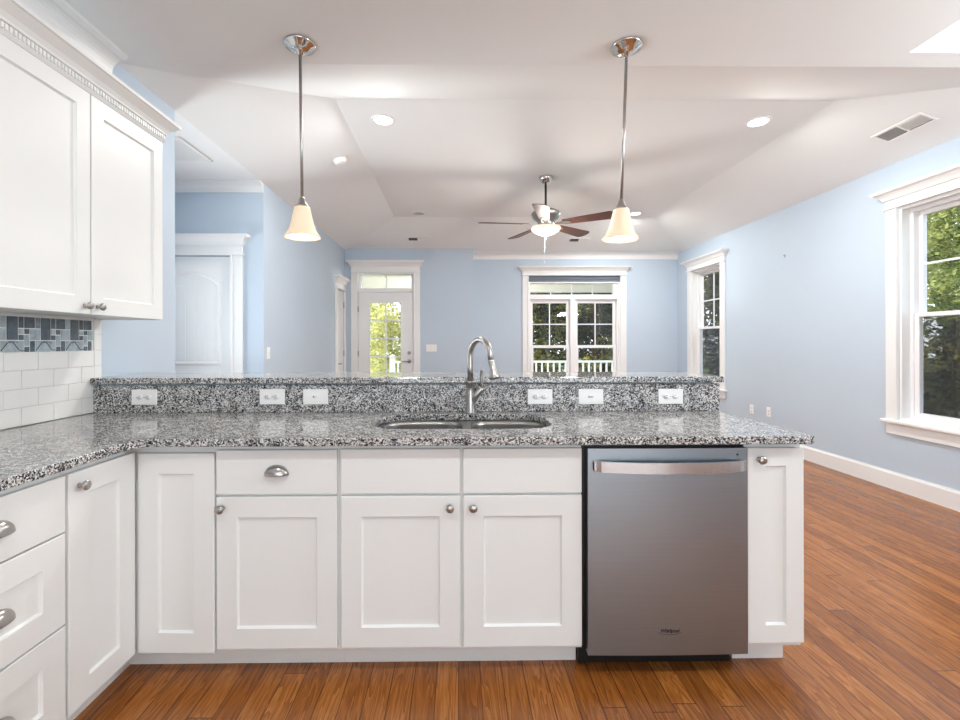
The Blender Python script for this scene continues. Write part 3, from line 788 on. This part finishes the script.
# ------------------------------------------------------------------ sink and faucet
r = thing('kitchen_sink', 'undermount stainless double-bowl sink cut into the granite', 'sink', (.02, 2.02, .70))
zt = .883
bowls = [(-.354, .022, 1.850, 2.219), (.058, .398, 1.850, 2.219)]
b = MB(); b.merge(plate(rrect(-.385, .43, 1.815, 2.24, .12), [rrect(*bb, .11) for bb in bowls], zt - .002, zt + .0006))
b.build('rim', M['sink'], r)
for x0_, x1_, y0_, y1_ in bowls:
    b = MB(); rings = []
    for dz, ins, rad in ((-.001, 0, .11), (-.02, .002, .11), (-.14, .010, .09), (-.175, .018, .085), (-.190, .040, .07), (-.194, .07, .05)):
        rings.append([b.bm.verts.new((x, y, zt + dz)) for x, y in rrect(x0_ + ins, x1_ - ins, y0_ + ins, y1_ - ins, rad)])
    n = len(rings[0])
    for A, B in zip(rings, rings[1:]):
        for i in range(n): f = b.bm.faces.new((A[i], A[(i + 1) % n], B[(i + 1) % n], B[i])); f.smooth = True
    b.bm.faces.new(rings[-1])
    bo = b.build('bowl', M['sink'], r)
    md = bo.modifiers.new('thick', 'SOLIDIFY'); md.thickness = .0015; md.offset = 1
    b = MB(); cx_, cy_ = (x0_ + x1_) / 2, (y0_ + y1_) / 2 + .03
    b.lathe([(.045, -.1935), (.045, -.190), (.038, -.190), (.034, -.1925), (.012, -.1925), (.010, -.183), (0, -.183)], (cx_, cy_, zt), (0, 0, 1), 24); b.build('drain', M['chrome'], bo)

fx, fy = .062, 2.262
r = thing('faucet', 'brushed nickel gooseneck pull-down faucet behind the sink', 'faucet', (fx, fy, .914))
b = MB(); b.lathe([(0, 0), (.0275, 0), (.0275, .004), (.0255, .012), (.0215, .05), (.0195, .11), (.0185, .150), (.0205, .152), (.0205, .158), (.0165, .160), (0, .160)], (fx, fy, .914), (0, 0, 1), 24); b.build('body', M['nickel'], r)
dx, dy = .50, -.866
pts = [(fx, fy, 1.07), (fx, fy, 1.14), (fx, fy, 1.19)]
R_ = .088
for i in range(1, 15):
    a = PI - i * (PI * .93) / 14
    pts.append((fx + (R_ + R_ * math.cos(a)) * dx, fy + (R_ + R_ * math.cos(a)) * dy, 1.195 + .084 * math.sin(a)))
dn = (Vector(pts[-1]) - Vector(pts[-2])).normalized(); pts.append(tuple(Vector(pts[-1]) + dn * .036)); lp = Vector(pts[-1])
b = MB(); b.tube(pts, [.0150, .0146, .0142] + [.0138] * 15, 16); b.build('spout', M['nickel'], r)
b = MB(); b.lathe([(0, -.004), (.0150, -.004), (.0165, 0), (.0165, .012), (.0150, .016), (.0160, .03), (.0235, .070), (.0245, .082), (.022, .086), (0, .086)], lp, (dn * .5 + Vector((.10, -.14, -.6)).normalized() * .5).normalized(), 20)
b.build('spray_head', M['nickel'], r)
b = MB(); h0 = Vector((fx, fy, .965)); h1 = Vector((fx + .050, fy - .012, 1.032))
b.tube([h0, h0 * .5 + h1 * .5, h1, h1 + Vector((.004, -.001, .010))], [.017, .0165, .0165, .012], 16)
b.tube([h1 + Vector((.002, 0, .004)), h1 + Vector((.006, -.002, .03)), h1 + Vector((.004, -.004, .065)), h1 + Vector((.007, -.004, .092)), h1 + Vector((.007, -.004, .097))], [.0085, .007, .0072, .0085, .0105], 12)
b.build('handle', M['nickel'], r)

# ------------------------------------------------------------------ outlets and switches
def outlet_shape(name, fn, w_, h_, kind):
    """horizontal cover plate; (u, out, v) about its centre"""
    root = thing(name, loc=fn(0, 0, 0))
    b = MB(); b.box(-w_ / 2, w_ / 2, 0, .006, -h_ / 2, h_ / 2, .002); b.map(fn).build('cover_plate', M['plastic'], root)
    if kind == 'duplex':
        for sgn in (-1, 1):
            c_ = sgn * w_ * .17
            b = MB(); b.lathe([(0, .0), (.0165, .0), (.0165, .0085), (0, .0085)], (c_, 0, 0), (0, 1, 0), 20, sx=1.0, sy=.82); so = b.map(fn).build('socket', M['plastic'], root)
            b = MB(); b.box(c_ - .004, c_ + .005, .0080, .0092, .0045, .0065); b.box(c_ - .003, c_ + .004, .0080, .0092, -.0065, -.0045); b.lathe([(0, 0), (.0022, 0), (.0022, .0012), (0, .0012)], (c_ - .0095, .008, 0), (0, 1, 0), 10)
            b.map(fn).build('slots', M['slot'], so)
        b = MB(); b.lathe([(0, 0), (.003, 0), (.002, .002), (0, .002)], (0, .0055, 0), (0, 1, 0), 10); b.map(fn).build('screw', M['nickel'], root)
    elif kind == 'toggle':
        b = MB(); b.box(-.012, .012, .0, .0072, -.0055, .0055); b.frustum((-.008, .008, .006, .009, -.0045), (-.0015, .0065, .010, .019, .0045)); b.map(fn).build('toggle', M['plastic'], root)
        b = MB(); b.box(-.0125, -.008, .0068, .0075, -.005, .005); b.map(fn).build('slots', M['slot'], root)
    return root
GRP = 'cover plates along the granite splash'
lab = ['duplex outlet on the granite splash nearest the tiled wall', 'duplex outlet on the granite splash, second from the tiles', 'toggle switch on the granite splash left of the faucet',
       'duplex outlet on the granite splash just right of the faucet', 'toggle switch on the granite splash right of the faucet, between two outlets', 'duplex outlet nearest the right end of the granite splash']
for lb, (px, pz, kd) in zip(lab, ((-1.576, .993, 'duplex'), (-.936, .993, 'duplex'), (-.718, .992, 'toggle'), (.417, .989, 'duplex'), (.676, .988, 'toggle'), (1.083, .988, 'duplex'))):
    o = outlet_shape('outlet' if kd == 'duplex' else 'light_switch', lambda u, o_, v, px=px, pz=pz: (px + u, 2.3083 - o_, pz + v), .126, .077, kd)
    tag(o, 'white ' + lb, 'outlet' if kd == 'duplex' else 'switch', GRP)
for (y, z, lb) in ((5.745, .415, 'white outlet low on the right wall, farther of the two'), (5.429, .425, 'white outlet low on the right wall, nearer of the two')):
    o = outlet_shape('outlet', lambda u, o_, v, y=y, z=z: (XR - .0005 - o_, y + v, z + u), .115, .073, 'duplex'); tag(o, lb, 'outlet', 'outlets on the right wall')
o = outlet_shape('light_switch', lambda u, o_, v: (XL + .0005 + o_, 4.456 + v, 1.168 + u), .115, .073, 'toggle'); tag(o, 'white single switch on the blue wall beside the hall corner', 'switch')
r = thing('light_switch', 'white three-gang switch plate right of the glazed rear door', 'switch', (-.432, YD, 1.18))
b = MB(); b.box(-.52, -.345, .0005, .007, 1.122, 1.238, .002); b.map(door_map).build('cover_plate', M['plastic'], r)
for k in range(3):
    b = MB(); u = -.486 + k * .054; b.box(u - .016, u + .016, .006, .010, 1.147, 1.213, .002); b.map(door_map).build('rocker', M['plastic'], r)
b = MB(); b.box(-.008, .008, 0, .004, -.02, .02, .001); b.tube([(0, .003, .005), (0, .02, .002), (0, .022, .012)], .003, 8)
b.map(lambda u, o_, v: (XR - .0005 - o_, 5.156 + u, 2.249 + v))
tag(b.build('wall_hook', M['nickel']), 'tiny metal picture hook alone high on the right wall', 'hook')

# ------------------------------------------------------------------ pendants
def pendant(label, cx, cy, sx, sy, zsh):
    """canopy at (cx,cy) on the ceiling, shade centre at (sx,sy), bottom at zsh"""
    r = thing('pendant_lamp', label, 'lamp', (cx, cy, CH), group='pendant lamps over the bar')
    ax = (Vector((sx, sy, zsh)) - Vector((cx, cy, CH))).normalized()
    b = MB(); b.lathe([(0, 0), (.078, 0), (.080, .004), (.076, .012), (.058, .018), (.054, .026), (.034, .034), (.016, .040), (.012, .055), (0, .055)], (cx, cy, CH - .0005), (0, 0, -1), 32); b.build('canopy', M['chrome'], r)
    top = Vector((sx, sy, zsh)) - ax * .205
    b = MB(); b.tube([Vector((cx, cy, CH - .045)), top], .0078, 12); b.build('rod', M['nickel'], r)
    b = MB(); b.lathe([(0, -.004), (.010, -.004), (.014, .004), (.016, .012), (.020, .022), (.030, .034), (.038, .042), (.039, .048), (0, .049)], top, ax, 24); b.build('socket_cap', M['nickel'], r)
    b = MB(); pr = [(.034, .044), (.039, .047), (.042, .062), (.047, .085), (.053, .112), (.060, .138), (.067, .160), (.076, .178), (.087, .190), (.0915, .197), (.0905, .203), (.086, .202), (.074, .184), (.063, .158), (.056, .136), (.049, .110), (.043, .083), (.038, .062), (.033, .047)]
    b.lathe(pr, top, ax, 40); b.build('glass_shade', M['shade'], r)
    b = MB(); b.lathe([(0, .036), (.012, .038), (.014, .06), (.026, .085), (.030, .105), (.024, .125), (0, .135)], top, ax, 16); b.build('bulb', M['bulb'], r)
    lamp('pendant_light', 'POINT', Vector((sx, sy, zsh)) - ax * .03, 1.6, (1.0, .86, .68), shadow_soft_size=.03).visible_camera = True
    return r
pendant('brushed nickel pendant lamp hanging left of the faucet', -.803, 2.335, -.801, 2.36, 1.805)
pendant('brushed nickel pendant lamp hanging right of the faucet, above the dishwasher', .872, 2.335, .846, 2.36, 1.795)

# ------------------------------------------------------------------ ceiling fan
FX, FYY = .975, 5.02
r = thing('ceiling_fan', 'five-bladed ceiling fan with dark walnut blades and a lit bowl', 'fan', (FX, FYY, TH))
b = MB(); b.lathe([(0, 0), (.075, 0), (.078, .01), (.072, .035), (.050, .062), (.028, .072), (0, .074)], (FX, FYY, TH - .0005), (0, 0, -1), 28); b.build('canopy', M['chrome'], r)
b = MB(); b.tube([(FX, FYY, TH - .06), (FX, FYY, 2.70)], .0125, 14); b.build('downrod', M['darkmetal'], r)
b = MB(); b.lathe([(0, 2.755), (.022, 2.755), (.03, 2.735), (.055, 2.725), (.120, 2.722), (.155, 2.700), (.158, 2.680), (.140, 2.635), (.095, 2.600), (.085, 2.560), (.10, 2.545), (.10, 2.525), (0, 2.525)], (FX, FYY, 0), (0, 0, 1), 32); b.build('motor_housing', M['nickel'], r)
b = MB()
n = 10; base = 2.532
b.lathe([(.162, base + .004), (.165, base - .004)] + [(.163 * (1 - (i / n) ** 1.7), base - .006 - .092 * (i / n)) for i in range(1, n)] + [(0, base - .100)], (FX, FYY, 0), (0, 0, 1), 36); b.build('light_bowl', M['bowl'], r)
b = MB(); b.lathe([(0, 0), (.016, 0), (.018, .006), (.008, .014), (.006, .024), (0, .026)], (FX, FYY, base - .100), (0, 0, -1), 14); b.build('finial', M['nickel'], r)
b = MB(); b.tube([(FX - .02, FYY - .03, base - .09), (FX - .02, FYY - .03, 2.16)], .0022, 6); b.lathe([(0, 0), (.006, .004), (.007, .02), (0, .03)], (FX - .02, FYY - .03, 2.135), (0, 0, 1), 10); b.build('pull_chain', M['plastic'], r)
for k, ang in enumerate((-105, -32, 40, 113, 185)):
    a = math.radians(ang); ca, sa = math.cos(a), math.sin(a); pt = math.radians(-12)
    def place(x, y, z, ca=ca, sa=sa):
        y, z = y * math.cos(pt) - z * math.sin(pt), y * math.sin(pt) + z * math.cos(pt)
        return (FX + x * ca - y * sa, FYY + x * sa + y * ca, 2.572 + z)
    b = MB(); ol = []
    for i in range(9):
        t = i / 8; ol.append((.20 + .50 * t, .054 + .030 * t))
    ol += [(.70 + .055 * math.sin(i / 8 * PI), .084 * math.cos(i / 8 * PI)) for i in range(1, 8)]
    ol += [(x, -y) for x, y in ol[:9][::-1]]
    b.prism(ol, -.0035, .0035); bl = b.map(place).build('blade', M['blade'], r)
    b = MB(); b.prism([(.10, -.018), (.16, -.014), (.20, -.034), (.27, -.026), (.29, 0), (.27, .026), (.20, .034), (.16, .014), (.10, .018)], -.011, -.0036); b.map(place).build('blade_bracket', M['nickel'], bl)
lamp('fan_light', 'POINT', (FX, FYY, 2.36), 24, (1.0, .95, .89), shadow_soft_size=.10)

# ------------------------------------------------------------------ ceiling fittings
def can(label, x, y, lit):
    r = thing('recessed_light', label, 'ceiling light', (x, y, TH), group='recessed lights in the tray ceiling')
    b = MB(); b.lathe([(.098, 0), (.098, -.004), (.092, -.007), (.078, -.006), (.074, 0)], (x, y, TH - .0005), (0, 0, 1), 32); b.build('trim_ring', M['plastic'], r)
    b = MB(); b.lathe([(0, -.003), (.075, -.003), (.075, -.0015), (0, -.0015)], (x, y, TH - .0005), (0, 0, 1), 32); b.build('lens', M['lens'] if lit else M['lens_off'], r)
    if lit: lamp('can_light', 'AREA', (x, y, TH - .010), CAN_POWER, (1.0, .98, .95), direction=(0, 0, -1), shape='DISK', size=.14)
can('lit recessed ceiling light above and left of the faucet', -.609, 3.745, True)
can('lit recessed ceiling light nearest the right wall vent', 2.501, 3.755, True)
can('unlit recessed ceiling light above the glazed rear door', -.546, 6.44, False)
can('lit recessed ceiling light seen just right of the right pendant shade', 2.52, 6.435, True)

def on_plane(c0, nrm, along):
    """map (u along, out below, v across) onto a ceiling slope"""
    n_ = Vector(nrm).normalized(); u_ = Vector(along); u_ = (u_ - n_ * u_.dot(n_)).normalized(); w_ = n_.cross(u_)
    return lambda u, o_, v: Vector(c0) + u_ * u + n_ * o_ + w_ * v
sl = .306 / .93; sl2 = .306 / .87; slf = .306 / .928
def tray_vent(label, c0, nrm, along, ln, wd, dark):
    fn = on_plane(c0, nrm, along)
    r = thing('ceiling_vent', label, 'vent', tuple(c0), group='supply vents in the tray ceiling')
    b = MB(); f_ = .022
    for a in ((-ln / 2, ln / 2, -wd / 2, -wd / 2 + f_), (-ln / 2, ln / 2, wd / 2 - f_, wd / 2), (-ln / 2, -ln / 2 + f_, -wd / 2 + f_, wd / 2 - f_), (ln / 2 - f_, ln / 2, -wd / 2 + f_, wd / 2 - f_)):
        b.box(a[0], a[1], .0005, .007, a[2], a[3], .002)
    b.box(-.006, .006, .0005, .007, -wd / 2 + f_, wd / 2 - f_)
    b.map(fn).build('vent_frame', M['plastic'], r)
    b = MB(); b.box(-ln / 2 + f_, ln / 2 - f_, .0003, .0012, -wd / 2 + f_, wd / 2 - f_); b.map(fn).build('vent_cavity', M['vent_dark'], r)
    b = MB(); n_ = int((wd - 2 * f_) / .016)
    for i in range(n_):
        v = -wd / 2 + f_ + .006 + i * .016
        for u0, u1, tilt in ((-ln / 2 + f_, -.006, 1), (.006, ln / 2 - f_, -1)):
            k = .005 * tilt * dark
            mm = [(u0, .0015, v - k), (u1, .0015, v - k), (u1, .0065, v + k), (u0, .0065, v + k)]
            b.quad(mm); b.quad([(u, o_ + .0008, vv + .0016) for u, o_, vv in mm])
    b.map(fn).build('louvre', M['plastic'], r)
zf = lambda y: CH + (7.55 - y) * slf
tray_vent('small ceiling vent over the glazed rear door', (-.63, 7.197, zf(7.197)), (0, -slf, -1), (1, 0, 0), .33, .13, 1)
tray_vent('small ceiling vent beyond the fan over the far window', (1.93, 7.222, zf(7.222)), (0, -slf, -1), (1, 0, 0), .33, .13, 1)
xv = 3.42; tray_vent('long ceiling vent on the slope beside the right wall', (xv, 3.45, CH + (XR - xv) * sl2), (-sl2, 0, -1), (0, 1, 0), .40, .15, 1)

xd, yd = -1.131, 4.395; fn = on_plane((xd, yd, CH + (xd - XL) * sl), (sl, 0, -1), (0, 1, 0))
r = thing('smoke_detector', 'round white smoke detector on the left ceiling slope', 'smoke detector', (xd, yd, CH + (xd - XL) * sl))
b = MB(); b.lathe([(0, 0), (.066, 0), (.066, .012), (0, .012)], (0, .0005, 0), (0, 1, 0), 28); b.map(fn).build('base_plate', M['plastic'], r)
b = MB(); b.lathe([(.058, .012), (.060, .016), (.056, .034), (.040, .042), (0, .043)], (0, .0005, 0), (0, 1, 0), 28); b.map(fn).build('cover', M['plastic'], r)

# return grille in the hall ceiling
r = thing('return_grille', 'square white return-air grille in the hall ceiling', 'vent', (-2.33, 3.61, CH))
b = MB(); gx0, gx1, gy0, gy1 = -2.62, -2.045, 3.38, 3.835
for a in ((gx0, gx1, gy0, gy0 + .03), (gx0, gx1, gy1 - .03, gy1), (gx0, gx0 + .03, gy0 + .03, gy1 - .03), (gx1 - .03, gx1, gy0 + .03, gy1 - .03)):
    b.box(a[0], a[1], a[2], a[3], CH - .012, CH - .0005, .003)
b.build('grille_frame', M['plastic'], r)
b = MB()
for i in range(19):
    y = gy0 + .034 + i * .0208; b.box(gx0 + .03, gx1 - .03, y, y + .016, CH - .008, CH - .004)
b.build('grille_slats', M['plastic'], r)
b = MB(); b.box(gx0 + .03, gx1 - .03, gy0 + .03, gy1 - .03, CH - .0015, CH - .0005); b.build('filter', M['lens_off'], r)

# ------------------------------------------------------------------ outside: porch, lawn, trees
b = MB(); b.box(-60, 60, -40, 80, -.75, -.70); struct(b.build('ground', M['lawn']))
b = MB(); b.box(-4.2, 4.4, YF + .18, 10.0, -.16, -.04); struct(b.build('porch_floor', M['deck']))
b = MB(); b.box(-4.2, 4.4, YF + .18, 9.9, 2.62, 2.70); b.box(-4.2, 4.4, 9.55, 9.72, 2.335, 2.62); struct(b.build('porch_roof', M['porch_ceiling']))
r = thing('porch_fill_fixture', 'added round fill light under the porch roof, hidden by the wall between door and window', 'lamp', (.12, 8.75, 2.62))  # fixture and lamp added only to brighten the porch, out of view
b = MB(); b.lathe([(0, 0), (.11, 0), (.11, .03), (0, .03)], (.12, 8.75, 2.6195), (0, 0, -1), 24); b.build('base_plate', M['darkmetal'], r)
b = MB(); b.lathe([(.10, .03), (.105, .06), (.085, .10), (.045, .12), (0, .125)], (.12, 8.75, 2.6195), (0, 0, -1), 24); b.build('glass_bowl', M['bulb'], r)
lamp('porch_fill_lamp', 'POINT', (.12, 8.75, 2.36), 60, (1.0, .96, .88), shadow_soft_size=.08)
def railing(label, x0, x1, y):
    r = thing('porch_railing', label, 'railing', (x0, y, -.04))
    b = MB(); b.box(x0, x1, y - .03, y + .03, .84, .885, .004); b.build('top_rail', M['rail'], r)
    b = MB(); b.box(x0, x1, y - .02, y + .02, .05, .09, .003); b.build('bottom_rail', M['rail'], r)
    n = int((x1 - x0) / .125)
    for i in range(n):
        x = x0 + .06 + i * .125; b = MB(); b.box(x - .016, x + .016, y - .016, y + .016, .09, .84); b.build('baluster', M['rail'], r)
    return r
railing('white porch railing of square balusters beyond the far window', .35, 4.25, 9.63)
for x, lb in ((-1.38, 'white square newel post seen through the glazed rear door'), (.28, 'white newel post at the left end of the porch railing'), (4.32, 'white corner post at the right end of the porch')):
    r = thing('porch_post', lb, 'post', (x, 9.63, -.04))
    h = 2.335 if x > 4 else .95
    b = MB(); b.box(x - .055, x + .055, 9.575, 9.685, -.04, h, .004); b.build('post_shaft', M['rail'], r)
    b = MB(); b.frustum((x - .07, x + .07, 9.56, 9.70, h), (x - .07, x + .07, 9.56, 9.70, h + .03)) if h < 1 else b.box(x - .065, x + .065, 9.565, 9.695, .85, .91, .004)
    if h < 1: b.frustum((x - .07, x + .07, 9.56, 9.70, h + .03), (x - .01, x + .01, 9.62, 9.64, h + .07))
    b.build('post_cap', M['rail'], r)
railing('white stair-side porch railing seen through the glazed rear door', -1.324, .224, 9.63)

rnd = random.Random(7)
def leaves(mb_list, cx, cy, cz, rx, ry, rz, n, size):
    clumps = []
    for _ in range(26):
        th, ph = rnd.uniform(0, 2 * PI), math.acos(rnd.uniform(-1, 1)); k = rnd.uniform(.35, .95)
        clumps.append((cx + rx * k * math.sin(ph) * math.cos(th), cy + ry * k * math.sin(ph) * math.sin(th), cz + rz * k * math.cos(ph), rnd.uniform(.22, .42)))
    vs, fs = [], []
    for i in range(n):
        c_ = rnd.choice(clumps); th, ph = rnd.uniform(0, 2 * PI), math.acos(rnd.uniform(-1, 1)); k = rnd.uniform(.5, 1.0) ** .5 * c_[3]
        p = Vector((c_[0] + rx * k * math.sin(ph) * math.cos(th), c_[1] + ry * k * math.sin(ph) * math.sin(th), c_[2] + rz * k * math.cos(ph)))
        a = Vector((rnd.gauss(0, 1), rnd.gauss(0, 1), rnd.gauss(0, .6))).normalized(); bb = a.orthogonal().normalized()
        bb = (bb * math.cos(th) + a.cross(bb) * math.sin(th)); s = size * rnd.uniform(.6, 1.3)
        m0 = len(vs)
        vs += [p - a * s, p + bb * s * .45, p + a * s, p - bb * s * .45]; fs.append((m0, m0 + 1, m0 + 2, m0 + 3))
    return vs, fs
def tree(label, x, y, h, rx, rz, leafmat, n=5000, size=.10, name='tree', zc=None):
    r = thing(name, label, 'tree' if name == 'tree' else 'shrub', (x, y, -.70), group=None)
    vs, fs = leaves(None, x, y, zc if zc is not None else h - rz, rx, rx, rz, n, size)
    me = bpy.data.meshes.new('foliage'); me.from_pydata([v - Vector((x, y, -.70)) for v in vs], [], fs); me.materials.append(leafmat)
    o = bpy.data.objects.new('foliage', me); COL.objects.link(o); o.parent = r
    b = MB(); b.tube([(x, y, -.75), (x + .1, y, h * .25), (x + .02, y + .1, h * .5), (x + .1, y, h * .75)], [.10 * h / 6, .085 * h / 6, .06 * h / 6, .03 * h / 6], 8); b.build('trunk', M['bark'], r)
    return r
tree('sunlit green leafy tree nearest outside the large right window', 9.6, 8.0, 6.0, 2.0, 2.7, M['leaf_green'], 20000, .05)
tree('tall sunlit green tree farther back outside the large right window', 14.8, 13.6, 9.5, 2.9, 4.6, M['leaf_green'], 7000, .15)
tree('dense green bush low outside the large right window', 7.1, 6.3, 1.9, 1.1, 1.35, M['leaf_mid'], 16000, .05, 'shrub', .45)
tree('dark green tree outside the narrow right window', 7.6, 12.6, 6.5, 1.8, 3.4, M['leaf_dark'], 12000, .08)
tree('deep green tree behind the right half of the far window', 5.2, 17.4, 7.5, 1.9, 4.0, M['leaf_dark'], 12000, .10)
tree('green tree flecked with light behind the left half of the far window', 2.4, 13.2, 6.4, 1.7, 3.4, M['leaf_mid'], 12000, .08)
tree('tall dark tree at the back beyond the far window', 6.5, 25.0, 10.0, 4.2, 5.4, M['leaf_mid'], 8000, .2)
tree('dark tree behind the golden trees, between the door and the far window', 1.15, 18.6, 7.5, 1.8, 4.0, M['leaf_dark'], 7000, .11)
tree('dark tree at the back outside the narrow right window', 11.0, 18.0, 8.0, 2.7, 4.3, M['leaf_mid'], 8000, .13)
tree('golden green sunlit tree beyond the glazed rear door', -1.78, 15.6, 6.0, 1.7, 3.3, M['leaf_gold'], 10000, .08)
tree('second golden tree farther back beyond the glazed rear door', -5.2, 21.0, 8.0, 2.8, 4.4, M['leaf_gold'], 5000, .17)
tree('low golden shrub beside the porch steps', -2.5, 12.3, .95, .95, .8, M['leaf_gold'], 2500, .07, 'shrub', .05)
tree('leafy shrub behind the porch railing at the left of the far window', 1.70, 10.95, 1.5, .66, 1.15, M['leaf_mid'], 5000, .05, 'shrub', .45)
tree('leafy shrub behind the porch railing at the middle of the far window', 3.75, 10.95, 1.5, .66, 1.15, M['leaf_mid'], 5000, .05, 'shrub', .45)
